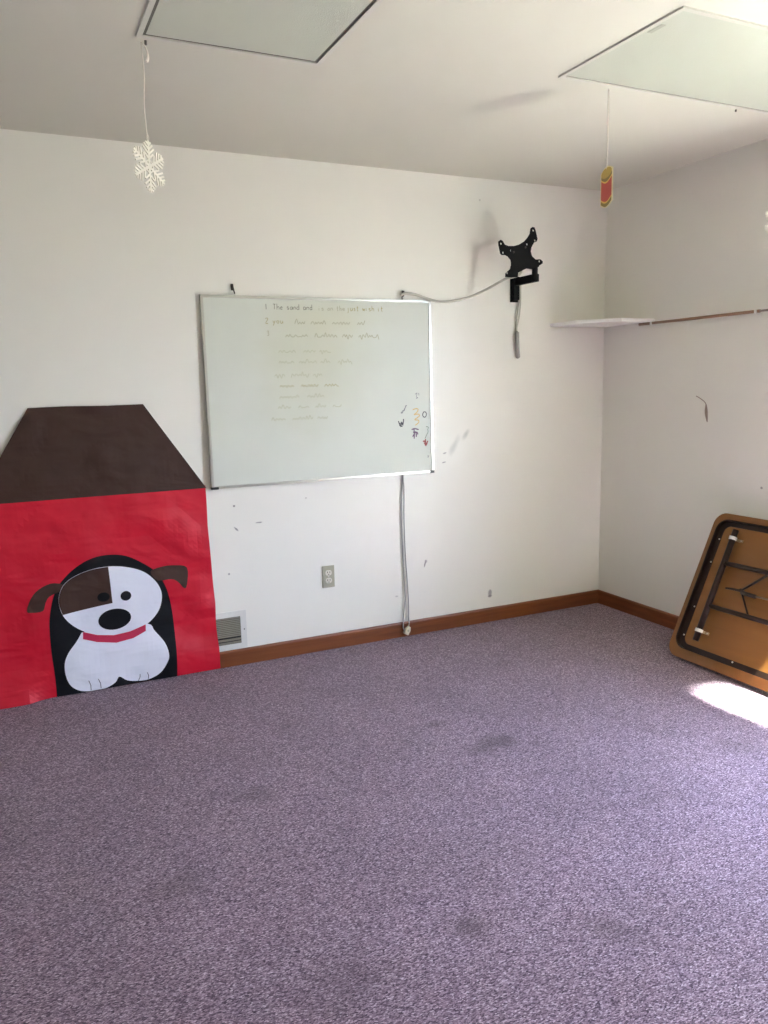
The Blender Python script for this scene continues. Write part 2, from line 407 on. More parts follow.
# ------------------------------------------------------------------ ceiling light fixtures
def ceiling_light(x0, x1, y0, y1, label, gapx=None):
    t = thing('ceiling_light', label, 'ceiling light', ((x0+x1)/2, (y0+y1)/2, H), 'ceiling light fixtures')
    b = NB(); w, d = .016, .006
    o = [(x0, y0), (x1, y0), (x1, y1), (x0, y1)]; i = [(x0+w, y0+w), (x1-w, y0+w), (x1-w, y1-w), (x0+w, y1-w)]
    ring_prism(b, o, i, H-d, H); part('trim_frame', b, 'fix_metal', t)
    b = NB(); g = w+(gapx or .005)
    ring_prism(b, i, [(x0+g, y0+g), (x1-g, y0+g), (x1-g, y1-g), (x0+g, y1-g)], H-.002, H); part('recess_shade', b, 'gap', t, label='painted dark shade line around the lens')  # dark strip painted in for the shadow of the lens recess
    b = NB(); box(b, x0+g, x1-g, y0+g, y1-g, H-.003, H); part('lens', b, 'lens', t)
    return t
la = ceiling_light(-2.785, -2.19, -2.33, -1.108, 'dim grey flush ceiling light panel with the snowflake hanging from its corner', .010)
lb = ceiling_light(-1.37, -.148, -1.903, -1.325, 'brighter ceiling light panel above the wooden rod, red cutout hanging from its edge')
b = NB(); box(b, -1.343, -1.326, -1.792, -1.730, H-.004, H-.003)
ob = part('sticker', b, 'sticker', lb, label='small grey sticker on the lens'); ob.data.transform(Matrix.Translation((0, 0, 0)))
b = NB(); cyl(b, (-.50, -1.332, H-.016), 'z', .0035, .008); part('latch', b, 'gap', lb)
b = NB(); cyl(b, (-2.755, -1.10, H-.014), 'z', .004, .012); part('latch', b, 'gap', la)

# ------------------------------------------------------------------ paper dog house mural
def dev(x, z):
    """how far the paper stands off the wall at (x,z)"""
    base = .007+.011*max(0, min(1, (.25-z)/.16)) + .004*max(0, min(1, (1.0-z)/.8))
    w = .0022*math.sin(z*21+2.2*math.sin(x*5.1))+.0014*math.sin(x*17+z*9+1.3)
    w += .004*(noise.noise(Vector((x*4.2, z*6.5, 1.7))))+.0022*noise.noise(Vector((x*11, z*13, 5.1)))
    if x > -2.47: w += .004*math.sin(z*13)*(x+2.47)/.08
    c = max(0, (.10-z)/.10)*max(0, min(1, (-3.16-x)/.10))
    return max(.0055 if z > .11 else .0155, base+w*2.0)+.03*c*c

def paper(name, outline, mat, t, layer, label=None, step=.022, xoff=0):
    b = NB()
    vs = [b.verts.new((x, 0, max(z, .004))) for x, z in outline]
    b.faces.new(vs)
    xs = [v.co.x for v in vs]; zs = [v.co.z for v in vs]
    for ax, lo, hi in ((0, min(xs), max(xs)), (2, min(zs), max(zs))):
        k = math.ceil(lo/step)
        while k*step < hi:
            no = Vector((1, 0, 0)) if ax == 0 else Vector((0, 0, 1))
            bmesh.ops.bisect_plane(b, geom=b.verts[:]+b.edges[:]+b.faces[:], plane_co=no*k*step, plane_no=no, dist=1e-5)
            k += 1
    bmesh.ops.triangulate(b, faces=b.faces[:])
    top = b.faces[:]
    for v in b.verts: v.co.y = -dev(v.co.x, v.co.z)-layer*.0011
    bmesh.ops.recalc_face_normals(b, faces=b.faces)
    if b.faces[:] and sum(f.normal.y for f in b.faces) > 0: bmesh.ops.reverse_faces(b, faces=b.faces[:])
    r = bmesh.ops.extrude_face_region(b, geom=b.faces[:])
    for g in r['geom']:
        if isinstance(g, bmesh.types.BMVert): g.co.y -= .0006
    bmesh.ops.recalc_face_normals(b, faces=b.faces)
    return part(name, b, mat, t, smooth=False, label=label)

def smooth_poly(pts, n=4):
    m = len(pts); out = []
    P = [Vector((x, 0, z)) for x, z in pts]
    for i in range(m):
        p0, p1, p2, p3 = P[i-1], P[i], P[(i+1) % m], P[(i+2) % m]
        for k in range(n):
            s = k/n
            v = .5*((2*p1)+(p2-p0)*s+(2*p0-5*p1+4*p2-p3)*s*s+(3*p1-p0-3*p2+p3)*s**3)
            out.append((v.x, v.z))
    return out
def open_smooth(pts, n=4):
    return [(v.x, v.z) for v in smooth_path([(x, 0, z) for x, z in pts], n)]
def ell(cx, cz, rx, rz, rot=0, n=28):
    out = []
    for k in range(n):
        a = 2*math.pi*k/n; u, v = rx*math.cos(a), rz*math.sin(a)
        out.append((cx+u*math.cos(rot)-v*math.sin(rot), cz+u*math.sin(rot)+v*math.cos(rot)))
    return out

mural = thing('paper_mural', 'red paper dog house mural with a cut-paper puppy, taped to the back wall', 'wall decoration', (-2.9, 0, 0))
right_edge = [(-2.390, .004), (-2.391, .10), (-2.397, .22), (-2.394, .34), (-2.399, .44), (-2.405, .56), (-2.409, .70), (-2.407, .82), (-2.408, .918)]
paper('house_wall', [(-3.425, .004)]+right_edge+[(-3.42, .918)], 'red_paper', mural, 0)
paper('roof', [(-3.40, .905), (-2.404, .905), (-2.671, 1.311), (-2.83, 1.309), (-3.0, 1.312), (-3.153, 1.309), (-3.278, 1.106)], 'brown_paper', mural, 1)
door_pts = [(-3.143, .004), (-3.143, .095), (-3.149, .238), (-3.144, .365), (-3.118, .469), (-3.079, .533), (-3.017, .588), (-2.944, .624), (-2.861, .631), (-2.789, .615), (-2.719, .572), (-2.66, .519), (-2.621, .434), (-2.603, .324), (-2.598, .187), (-2.601, .004)]
paper('doorway', open_smooth(door_pts), 'black_paper', mural, 1)
body = [(-3.015, .283), (-3.038, .246), (-3.077, .2), (-3.098, .152), (-3.097, .093), (-3.078, .043), (-3.039, .014), (-2.981, .003), (-2.932, .006), (-2.887, .026), (-2.867, .05), (-2.832, .024), (-2.783, .012), (-2.732, .012), (-2.679, .036), (-2.644, .085), (-2.635, .125), (-2.65, .182), (-2.691, .243), (-2.72, .281), (-2.86, .30)]
pb = paper('puppy_body', [(x, max(z, .005)) for x, z in open_smooth(body)], 'white_paper', mural, 2)
for i, (a, c) in enumerate((((-3.003, .058), (-2.996, .008)), ((-2.961, .058), (-2.952, .010)), ((-2.773, .044), (-2.783, .013)), ((-2.74, .047), (-2.737, .014)))):
    mx, mz = (a[0]+c[0])/2+.004, (a[1]+c[1])/2
    q = [(a[0], a[1]), (mx, mz), (c[0], c[1])]
    w = .0016
    paper('claw_line', [(x-w, z) for x, z in q]+[(x+w, z) for x, z in q[::-1]], 'ink_line', pb, 3)
head = [(-2.879, .578), (-2.793, .564), (-2.721, .533), (-2.669, .48), (-2.646, .417), (-2.661, .346), (-2.707, .292), (-2.765, .265), (-2.852, .252), (-2.913, .255), (-2.983, .276), (-3.044, .318), (-3.086, .375), (-3.1, .441), (-3.083, .502), (-3.038, .543), (-2.96, .571)]
paper('puppy_ear', smooth_poly([(-3.082, .521), (-3.124, .529), (-3.177, .508), (-3.213, .47), (-3.232, .416), (-3.213, .407), (-3.168, .409), (-3.154, .443), (-3.135, .471), (-3.088, .49), (-3.074, .51)], 3), 'brown_paper', mural, 2)
paper('puppy_ear', smooth_poly([(-2.69, .531), (-2.633, .548), (-2.569, .547), (-2.521, .531), (-2.522, .468), (-2.536, .429), (-2.568, .467), (-2.599, .484), (-2.660, .484)], 3), 'brown_paper', mural, 2)
ph = paper('puppy_head', smooth_poly(head), 'white_paper', mural, 3)
arc = open_smooth([(-3.088, .38), (-3.1, .441), (-3.083, .502), (-3.038, .543), (-2.96, .571), (-2.879, .578)])
paper('eye_patch', [(-2.877, .577), (-2.871, .405), (-2.985, .393), (-3.088, .381)]+[(x+.001, z-.001) for x, z in arc[1:-1]], 'brown_paper', ph, 4)
paper('eye', ell(-2.908, .439, .027, .022), 'black_paper', ph, 5)
paper('eye', ell(-2.810, .432, .024, .023), 'black_paper', ph, 4)
paper('nose', ell(-2.866, .326, .073, .050, .06), 'black_paper', ph, 4)
paper('collar', [(-3.008, .286), (-3.011, .252), (-2.951, .229), (-2.867, .215), (-2.792, .225), (-2.732, .249), (-2.73, .28), (-2.802, .258), (-2.876, .250), (-2.948, .262)], 'collar_paper', mural, 4, step=.02)

# ------------------------------------------------------------------ whiteboard
BX0, BX1, BZ0, BZ1 = -2.385, -1.177, .898, 1.802
wb = thing('whiteboard', 'large white dry-erase board in an aluminium frame with faint wiped writing', 'whiteboard', (BX0, 0, BZ0))
W_, H_ = BX1-BX0, BZ1-BZ0
wb.rotation_euler = (R_(-.8), 0, 0); wb.location = (BX0, -.0135, BZ0)
D0 = -.021                                   # local front face
b = NB(); fw = .013
i_ = [(fw, fw), (W_-fw, fw), (W_-fw, H_-fw), (fw, H_-fw)]; o_ = [(0, 0), (W_, 0), (W_, H_), (0, H_)]
ring_prism(b, o_, i_, 0, -D0)
bmesh.ops.rotate(b, verts=b.verts, cent=(0, 0, 0), matrix=Matrix.Rotation(math.pi/2, 3, 'X'))
bmesh.ops.bevel(b, geom=[e for e in b.edges if e.calc_length() > .3], offset=.002, segments=2, affect='EDGES')
obj('frame', b, 'alu', wb)
b = NB(); box(b, fw, W_-fw, -.014, -.002, fw, H_-fw); obj('writing_surface', b, 'board', wb)
for x0, x1, z0, z1 in ((-.001, .034, -.002, .010), (W_-.022, W_+.002, -.002, .013)):
    b = NB(); box(b, x0, x1, D0-.002, -.001, z0, z1, .002); ob = obj('corner_cap', b, 'black_plastic', wb); ob['label'] = 'black plastic corner cap'

# --- handwriting: single-stroke letters swept as thin ink ribbons lying on the board
GL = {'a': [[(.8, .9), (.3, 1), (.05, .5), (.3, 0), (.75, .3), (.8, 1), (.85, 0)]],
 'd': [[(.75, .9), (.3, 1), (.05, .5), (.3, 0), (.75, .3)], [(.8, 2), (.8, 0)]],
 'e': [[(.1, .5), (.75, .6), (.5, 1), (.1, .7), (.15, .1), (.8, .1)]],
 'g': [[(.8, .9), (.3, 1), (.05, .5), (.3, 0), (.75, .3), (.8, 1), (.7, -.8), (.2, -.8)]],
 'h': [[(.1, 2), (.1, 0)], [(.1, .6), (.5, 1), (.75, .7), (.75, 0)]],
 'i': [[(.3, 1), (.3, 0)], [(.3, 1.5), (.32, 1.55)]],
 'j': [[(.5, 1), (.45, -.7), (.1, -.7)]],
 'l': [[(.3, 2), (.3, 0)]],
 'm': [[(.05, 1), (.05, 0)], [(.05, .7), (.25, 1), (.42, .7), (.42, 0)], [(.42, .7), (.65, 1), (.85, .7), (.85, 0)]],
 'n': [[(.1, 1), (.1, 0)], [(.1, .7), (.5, 1), (.8, .7), (.8, 0)]],
 'o': [[(.5, 1), (.1, .6), (.3, 0), (.75, .2), (.8, .8), (.5, 1)]],
 'r': [[(.15, 1), (.2, 0)], [(.2, .6), (.45, 1), (.75, .9)]],
 's': [[(.7, .9), (.3, 1), (.2, .65), (.65, .4), (.6, 0), (.15, .1)]],
 't': [[(.4, 1.8), (.4, 0), (.7, .1)], [(.1, 1.1), (.75, 1.15)]],
 'u': [[(.1, 1), (.15, .1), (.5, 0), (.75, .4), (.8, 1), (.85, 0)]],
 'w': [[(.05, 1), (.25, 0), (.45, .8), (.65, 0), (.9, 1)]],
 'y': [[(.1, 1), (.45, .1)], [(.8, 1), (.2, -.8)]],
 'T': [[(.4, 1.9), (.4, 0)], [(0, 1.9), (.85, 1.9)]],
 '1': [[(.4, 1.9), (.4, 0)]],
 '2': [[(.1, 1.5), (.4, 1.9), (.75, 1.5), (.1, 0), (.8, 0)]],
 '3': [[(.1, 1.7), (.5, 1.9), (.6, 1.4), (.3, 1), (.7, .6), (.5, 0), (.1, .15)]]}
def ribbon(b, pts, w, y=-.0146):
    P = [(v.x, v.z) for v in smooth_path([(x, 0, z) for x, z in pts], 3)] if len(pts) > 2 else pts
    L, Rr = [], []
    for i, (x, z) in enumerate(P):
        q0, q1 = P[max(i-1, 0)], P[min(i+1, len(P)-1)]
        dx, dz = q1[0]-q0[0], q1[1]-q0[1]; d = math.hypot(dx, dz) or 1
        nx, nz = -dz/d*w/2, dx/d*w/2
        L.append(b.verts.new((x+nx, y, z+nz))); Rr.append(b.verts.new((x-nx, y, z-nz)))
    for i in range(len(P)-1): b.faces.new((L[i], Rr[i], Rr[i+1], L[i+1]))
def ink(name, col, rough=.5): M[name] = plain(name, col, rough, vary=.12, scale=40)
ink('ink_grey', srgb(124, 126, 112)); ink('ink_faint_grey', srgb(166, 166, 146)); ink('ink_olive', srgb(166, 160, 116)); ink('ink_pale', srgb(170, 170, 144)); ink('ink_paler', srgb(180, 181, 156))
def write(text, x, z, h, adv, mat, w=.0035, slope=0):
    cx = x
    for word in text.split(' '):
        b = NB()
        for ch in word:
            for st in GL[ch]:
                ribbon(b, [(cx+(u*adv*.85)+random.uniform(-.001, .001)-BX0, z+slope*(cx-x)+v*h+random.uniform(-.001, .001)-BZ0) for u, v in st], w)
            cx += adv
        cx += adv*.9
        obj('handwriting', b, mat, wb)['label'] = 'wiped marker writing'
def scrawl(x0, x1, z, h, mat, w=.004, slope=0):
    """words wiped past reading: only the run of the pen is left"""
    cx = x0
    while cx < x1:
        L = random.uniform(.05, .12); e = min(cx+L, x1); pts = []; u = cx; k = 0
        while u <= e:
            hh = h*(random.uniform(1.3, 1.9) if random.random() < .15 else random.uniform(.7, 1.1))
            zz = z+slope*(u-x0)+(hh if k % 2 else random.uniform(-.1, .15)*h)
            if random.random() < .07: zz -= h*.8
            pts.append((u-BX0, zz-BZ0)); u += random.uniform(.006, .011); k += 1
        if len(pts) > 2:
            b = NB(); ribbon(b, pts, w); obj('handwriting', b, mat, wb)['label'] = 'wiped marker writing'
        cx = e+random.uniform(.018, .04)
write('1', -2.078, 1.742, .013, .02, 'ink_grey')
write('The sand and', -2.035, 1.742, .013, .0172, 'ink_grey', .0032)
write('is on the', -1.805, 1.741, .012, .0165, 'ink_pale', .0032)
write('just wish it', -1.652, 1.742, .013, .0172, 'ink_olive', .0034)
write('2 you', -2.078, 1.676, .013, .019, 'ink_olive', .0034)
scrawl(-1.93, -1.553, 1.674, .013, 'ink_pale')
write('3', -2.074, 1.618, .012, .019, 'ink_pale')
scrawl(-1.98, -1.46, 1.612, .013, 'ink_pale')
for x0, x1, z in ((-2.02, -1.715, 1.538), (-2.02, -1.63, 1.486), (-2.045, -1.745, 1.424), (-2.02, -1.665, 1.371), (-2.025, -1.76, 1.318), (-2.035, -1.66, 1.268), (-2.07, -1.772, 1.211)):
    scrawl(x0, x1, z, .011, 'ink_olive' if abs(z-1.371) < .001 else 'ink_paler', .0034)
# coloured scribbles near the right edge
ink('ink_black', srgb(52, 52, 60)); ink('ink_slate', srgb(120, 122, 126)); ink('ink_orange', srgb(206, 176, 118)); ink('ink_purple', srgb(96, 66, 96)); ink('ink_green', srgb(126, 142, 118)); ink('ink_red', srgb(158, 84, 80))
def marks(strokes, mat, w=.005, label=None):
    b = NB()
    for s in strokes: ribbon(b, [(x-BX0, z-BZ0) for x, z in s], w, -.0147)
    ob = obj('marker_scribble', b, mat, wb)
    if label: ob['label'] = label
marks([[(-1.366, 1.223), (-1.356, 1.231), (-1.36, 1.22), (-1.33, 1.264)], [(-1.356, 1.236), (-1.345, 1.235), (-1.335, 1.262)]], 'ink_slate', .004, 'grey marker tick')
marks([[(-1.279, 1.318), (-1.266, 1.325), (-1.272, 1.305), (-1.262, 1.30), (-1.274, 1.296)], [(-1.257, 1.325), (-1.256, 1.312)]], 'ink_slate', .003, 'small grey marker squiggle')
marks([[(-1.381, 1.182), (-1.368, 1.152), (-1.364, 1.178), (-1.356, 1.158), (-1.350, 1.192)], [(-1.378, 1.17), (-1.36, 1.165), (-1.352, 1.178)], [(-1.375, 1.16), (-1.358, 1.152)]], 'ink_black', .006, 'black marker scribble')
marks([[(-1.295, 1.238), (-1.275, 1.243), (-1.262, 1.238), (-1.272, 1.222), (-1.288, 1.212), (-1.262, 1.214), (-1.256, 1.203), (-1.285, 1.185), (-1.262, 1.182), (-1.262, 1.168), (-1.282, 1.156)]], 'ink_orange', .006, 'orange marker zigzag')
marks([[(-1.23, 1.224), (-1.236, 1.21), (-1.231, 1.198), (-1.219, 1.198), (-1.213, 1.212), (-1.219, 1.224), (-1.232, 1.223)]], 'ink_black', .005, 'black marker ring')
marks([[(-1.304, 1.134), (-1.285, 1.138), (-1.262, 1.132)], [(-1.29, 1.136), (-1.288, 1.112), (-1.29, 1.085)], [(-1.296, 1.12), (-1.272, 1.118), (-1.268, 1.106)], [(-1.298, 1.096), (-1.28, 1.122), (-1.276, 1.094)]], 'ink_purple', .0065, 'purple marker scribble')
marks([[(-1.216, 1.146), (-1.203, 1.142), (-1.207, 1.13), (-1.205, 1.118), (-1.214, 1.102), (-1.225, 1.082)]], 'ink_green', .004, 'green marker squiggle')
marks([[(-1.237, 1.066), (-1.228, 1.07), (-1.221, 1.044), (-1.208, 1.07)], [(-1.23, 1.06), (-1.221, 1.05), (-1.212, 1.062)], [(-1.222, 1.08), (-1.221, 1.05)]], 'ink_red', .007, 'red marker arrow')
marks([[(-1.209, .993), (-1.207, .985), (-1.21, .98)]], 'ink_slate', .004, 'grey marker dot')

# ------------------------------------------------------------------ hooks that carry the board
def hook(x, z, lean, label):
    t = thing('wall_hook', label, 'hook', (x, 0, z), 'hooks above the whiteboard')
    b = NB(); box(b, x-.006, x+.006, -.004, 0, z-.012, z+.018, .001); part('back_plate', b, 'hook', t)
    b = NB(); tube(b, [(x, -.003, z+.013), (x, -.014, z+.012), (x+lean*.3, -.016, z-.002), (x+lean, -.018, z-.02), (x+lean, -.025, z-.028)], .0032, 8); part('hook_arm', b, 'hook', t, True)
    b = NB(); cyl(b, (x, -.005, z+.010), 'y', .0045, .003); part('nail_head', b, 'dark_iron', t)
hook(-2.228, 1.838, .005, 'small dark metal hook above the left end of the whiteboard')
hook(-1.330, 1.832, -.014, 'small dark metal hook above the right end of the whiteboard, cord passing over')

# ------------------------------------------------------------------ TV wall mount
tv = thing('tv_wall_mount', 'black swivel television mount on the back wall with no screen', 'tv mount', (-.642, 0, 1.86))
b = NB(); box(b, -.667, -.619, -.012, 0, 1.805, 1.985, .003); box(b, -.660, -.626, -.036, -.010, 1.815, 1.94, .004); part('wall_bracket', b, 'black_steel', tv)
b = NB(); box(b, -.656, -.628, -.215, -.030, 1.892, 1.932, .004); part('lower_arm', b, 'black_steel', tv)
b = NB(); cyl(b, (-.648, -.203, 1.942), 'z', .0155, .10, 24); part('pivot_post', b, 'black_steel', tv, False)
b = NB(); prism(b, [(-.655, -.19), (-.63, -.215), (-.745, -.222), (-.775, -.205)], 'z', 1.965, 1.99, .002); part('upper_arm', b, 'black_steel', tv)
b = NB(); box(b, -.80, -.735, -.232, -.200, 1.95, 2.06, .004); part('tilt_head', b, 'black_steel', tv)
def vesa_outline():
    # four lobed plate hung askew: two ears at the top, one short and one long lobe below, concave edges between
    return [(.0776, .1241), (.0907, .1223), (.0974, .1072), (.1097, .0664), (.1046, .0531), (.0882, .0471), (.072, .0229), (.0676, .0019), (.0757, -.0212), (.0989, -.0374), (.1287, -.0346), (.1441, -.0444), (.1436, -.055), (.1191, -.0691), (.096, -.0779), (.0796, -.0875), (.0598, -.0861), (.0402, -.0853), (.0141, -.0968), (-.0105, -.1081), (-.0116, -.1305), (-.0504, -.1329), (-.0888, -.1316), (-.087, -.1135), (-.0761, -.1043), (-.0602, -.0918), (-.0519, -.0656), (-.0571, -.0452), (-.0732, -.0305), (-.0891, -.0235), (-.1113, -.0245), (-.1195, -.0172), (-.1303, .0231), (-.1322, .0408), (-.1177, .0502), (-.1051, .0447), (-.0924, .0275), (-.0702, .022), (-.0382, .0236), (-.0061, .0319), (.0261, .049), (.0487, .0709), (.0616, .0897), (.0659, .1157)]
pl = NB()
fv = [pl.verts.new((x, 0, z)) for x, z in vesa_outline()]
edges = [pl.edges.new((fv[i], fv[(i+1) % len(fv)])) for i in range(len(fv))]
holes = [(-.1158, .0309), (.0824, .1064), (.0935, .0575), (-.1035, -.0125), (.1229, -.0453), (-.0774, -.1121), (-.0203, -.0783), (-.0554, .0002), (.0438, .036)]
for hx, hz in holes:
    hv = [pl.verts.new((hx+.0052*math.cos(a), 0, hz+.0052*math.sin(a))) for a in (2*math.pi*k/12 for k in range(12))]
    edges += [pl.edges.new((hv[i], hv[(i+1) % 12])) for i in range(12)]
bmesh.ops.triangle_fill(pl, use_beauty=True, edges=edges)
for f in list(pl.faces):                       # drop any face filling a hole
    c = f.calc_center_median()
    if any(math.hypot(c.x-hx, c.z-hz) < .0045 for hx, hz in holes): pl.faces.remove(f)
r = bmesh.ops.extrude_face_region(pl, geom=pl.faces[:])
for g in r['geom']:
    if isinstance(g, bmesh.types.BMVert): g.co.y -= .004
bmesh.ops.recalc_face_normals(pl, faces=pl.faces)
plate = obj('mounting_plate', pl, 'black_steel', tv)
plate.location = Vector((-.772, -.24, 2.036))-tv.location
for hx, hz in ((-.0394, -.0068), (.0341, .02)):
    b = NB(); cyl(b, (hx, -.006, hz), 'y', .005, .005, 12); obj('screw', b, 'hook', plate)

# ------------------------------------------------------------------ cords
b = NB(); tube(b, [(-1.352, -.020, 1.822), (-1.326, -.026, 1.834), (-1.268, -.036, 1.826), (-1.198, -.038, 1.806), (-1.126, -.03, 1.796), (-1.035, -.028, 1.803), (-.942, -.04, 1.826), (-.875, -.10, 1.862), (-.835, -.19, 1.898), (-.80, -.222, 1.908), (-.765, -.218, 1.918), (-.745, -.215, 1.935), (-.742, -.215, 1.952)], .0068, 8)
tag(obj('power_cord', b, 'cord_white', loc=(-1.1, 0, 1.8), smooth=True), 'long white cord strung from the whiteboard corner up to the black tv mount', 'cord', 'loose cords on the back wall')
t = thing('power_cord', 'short doubled cord dangling below the tv mount with a grey connector', 'cord', (-.63, 0, 1.8), 'loose cords on the back wall')
b = NB(); tube(b, [(-.612, -.014, 1.92), (-.612, -.014, 1.86), (-.617, -.014, 1.80), (-.628, -.012, 1.73), (-.634, -.012, 1.66), (-.633, -.016, 1.63)], .0042, 8)
tube(b, [(-.604, -.013, 1.92), (-.606, -.013, 1.80), (-.612, -.011, 1.73), (-.626, -.011, 1.67), (-.629, -.016, 1.63)], .0036, 8); part('cable', b, 'cord_white', t, True)
b = NB(); tube(b, [(-.632, -.018, 1.648), (-.632, -.020, 1.62), (-.630, -.020, 1.56), (-.624, -.018, 1.515), (-.622, -.017, 1.508)], lambda s: .007 if s < .06 or s > .97 else .0125, 12); part('connector', b, 'adapter', t, True)
t = thing('power_cord', 'grey cord hanging from under the whiteboard with an ivory plug at the baseboard', 'cord', (-1.35, 0, .5), 'loose cords on the back wall')
b = NB(); tube(b, [(-1.358, -.008, .93), (-1.358, -.010, .879), (-1.361, -.010, .80), (-1.366, -.010, .761), (-1.366, -.009, .62), (-1.361, -.009, .433), (-1.356, -.010, .28), (-1.353, -.010, .208), (-1.364, -.011, .13), (-1.372, -.019, .086), (-1.373, -.021, .055), (-1.366, -.024, .036), (-1.36, -.028, .04)], .0034, 8)
tube(b, [(-1.356, -.016, .93), (-1.355, -.016, .879), (-1.350, -.014, .80), (-1.353, -.014, .70), (-1.351, -.011, .597), (-1.347, -.010, .45), (-1.339, -.010, .318), (-1.334, -.011, .205), (-1.336, -.014, .11), (-1.338, -.023, .075), (-1.345, -.027, .055)], .0031, 8); part('cable', b, 'cord_grey', t, True)
b = NB(); prism(b, [(-.006, .024), (.006, .024), (.015, .006), (.015, -.022), (-.015, -.022), (-.015, .006)], 'y', -.011, .011, .003)
bmesh.ops.rotate(b, verts=b.verts, cent=(0, 0, 0), matrix=Matrix.Rotation(R_(30), 3, 'Y')); bmesh.ops.translate(b, verts=b.verts, vec=(-1.354, -.030, .038))
pg = part('plug', b, 'plug', t, label='ivory two-pin plug')
b = NB(); cyl(b, (-1.354, -.042, .04), 'y', .006, .003); part('plug_recess', b, 'ivory', pg)

# ------------------------------------------------------------------ wall outlet
ol = thing('wall_outlet', 'ivory double electrical outlet low on the back wall', 'outlet', (-1.7955, 0, .392))
b = NB(); box(b, -1.8295, -1.7615, -.007, 0, .334, .450, .003, 3); part('cover_plate', b, 'ivory', ol)
for z in (.413, .372):
    b = NB(); pts = [(x-1.7955, y+z) for x, y in ell(0, 0, .0175, .0165, 0, 24)]
    pts = [(x, max(z-.0135, min(z+.0135, y))) for x, y in pts]
    prism(b, pts, 'y', -.010, -.006, .0006); rc = part('receptacle', b, 'ivory_light', ol)
    b = NB(); box(b, -1.8035, -1.8005, -.0106, -.0096, z-.001, z+.008); box(b, -1.7905, -1.7875, -.0106, -.0096, z-.001, z+.007); cyl(b, (-1.7955, -.0101, z-.008), 'y', .0028, .001, 10); part('slot', b, 'slot', rc)
b = NB(); cyl(b, (-1.7955, -.0075, .3925), 'y', .0032, .002, 12); part('screw', b, 'screw', ol)

# ------------------------------------------------------------------ floor register
vt = thing('wall_vent', 'white metal air register beside the red paper, just above the baseboard', 'vent', (-2.43, 0, .18))
VX0, VX1, VZ0, VZ1 = -2.615, -2.243, .0825, .279
b = NB(); o_ = [(VX0, VZ0), (VX1, VZ0), (VX1, VZ1), (VX0, VZ1)]; k = .029
i_ = [(VX0+k, VZ0+k), (VX1-k, VZ0+k), (VX1-k, VZ1-k), (VX0+k, VZ1-k)]
ring_prism(b, o_, i_, 0, .004); bmesh.ops.rotate(b, verts=b.verts, cent=(0, 0, 0), matrix=Matrix.Rotation(math.pi/2, 3, 'X')); part('frame', b, 'vent_frame', vt)
b = NB(); box(b, VX0+k, VX1-k, -.0008, 0, VZ0+k, VZ1-k); part('duct_opening', b, 'vent_dark', vt)
b = NB(); n = 11; z0, z1 = VZ0+k+.038, VZ1-k
for q in range(n):
    z = z0+(q+.5)*(z1-z0)/n
    prism(b, [(-.0045, z-.0036), (-.0040, z-.0042), (-.0008, z+.0016), (-.0012, z+.0024)], 'x', VX0+k, VX1-k)
part('louvre_slats', b, 'vent_slat', vt)
b = NB()
for z in (VZ0+k+.008, VZ0+k+.024): box(b, VX0+k, VX1-k, -.0045, -.001, z-.006, z+.005, .001)
part('damper_blade', b, 'vent_slat', vt)
b = NB(); cyl(b, (VX1-.012, -.0045, .181), 'y', .0032, .002, 10); part('screw', b, 'slot', vt, label='dark screw head')

# ------------------------------------------------------------------ corner shelf and rod
b = NB(); prism(b, [(-.392, -.001), (-.392, -.23), (-.235, -.41), (-.001, -.41), (-.001, -.001)], 'z', 1.677, 1.694, .002)
tag(obj('corner_shelf', b, 'white_paint', loc=(-.2, -.2, 1.685)), 'white clipped-corner shelf high in the corner above the wooden rod end', 'shelf')
rd = thing('hanging_rod', 'thin brown wooden rod running along the right wall from the shelf', 'rod', (-.02, -.9, 1.669))
b = NB(); tube(b, [(-.022, -.315, 1.669), (-.022, -1.10, 1.674)], .0075, 12, False); part('rod', b, 'rod', rd, True)
b = NB(); tube(b, [(-.022, -1.09, 1.674), (-.022, -1.98, 1.682)], .0052, 12, False); part('inner_tube', b, 'rod_b', rd, True, label='thinner dull tube sliding out of the rod')
for y, z in ((-.412, 1.6695), (-1.082, 1.674), (-1.95, 1.682)):
    b = NB(); box(b, -.034, 0, y-.006, y+.006, z-.011, z-.007, .001); box(b, -.035, -.030, y-.006, y+.006, z-.011, z+.006, .001); box(b, -.004, 0, y-.008, y+.008, z-.018, z+.007 if y > -.5 else z+.014, .001)
    part('clip', b, 'white_plastic', rd, label='small white wall clip')

# ------------------------------------------------------------------ curled tape on right wall
def strip(b, pts, w, th=.0008):
    """ribbon of tape along pts = (y, z, standoff), widths w"""
    A, B = [], []
    P = smooth_path(pts, 5)
    for i, p in enumerate(P):
        s = i/(len(P)-1); q0, q1 = P[max(i-1, 0)], P[min(i+1, len(P)-1)]
        d = (q1-q0).normalized(); n_ = Vector((0, -d.z, d.y)).normalized()
        ww = w(s)
        A.append((p+n_*ww/2)); B.append(p-n_*ww/2)
    vs = [(b.verts.new(a), b.verts.new(c), b.verts.new(c-Vector((th, 0, 0))), b.verts.new(a-Vector((th, 0, 0)))) for a, c in zip(A, B)]
    for u, v in zip(vs, vs[1:]):
        for k in range(4): b.faces.new((u[k], u[(k+1) % 4], v[(k+1) % 4], v[k]))
    b.faces.new(vs[0]); b.faces.new(vs[-1][::-1]); bmesh.ops.recalc_face_normals(b, faces=b.faces)
b = NB(); strip(b, [(.0002, -.717, 1.279), (-.006, -.76, 1.262), (-.010, -.791, 1.242), (-.018, -.803, 1.215), (-.020, -.808, 1.185), (-.010, -.806, 1.148)], lambda s: 0.004+.015*max(0, math.sin(math.pi*max(0, (s-.4)/.62)))**1.2)
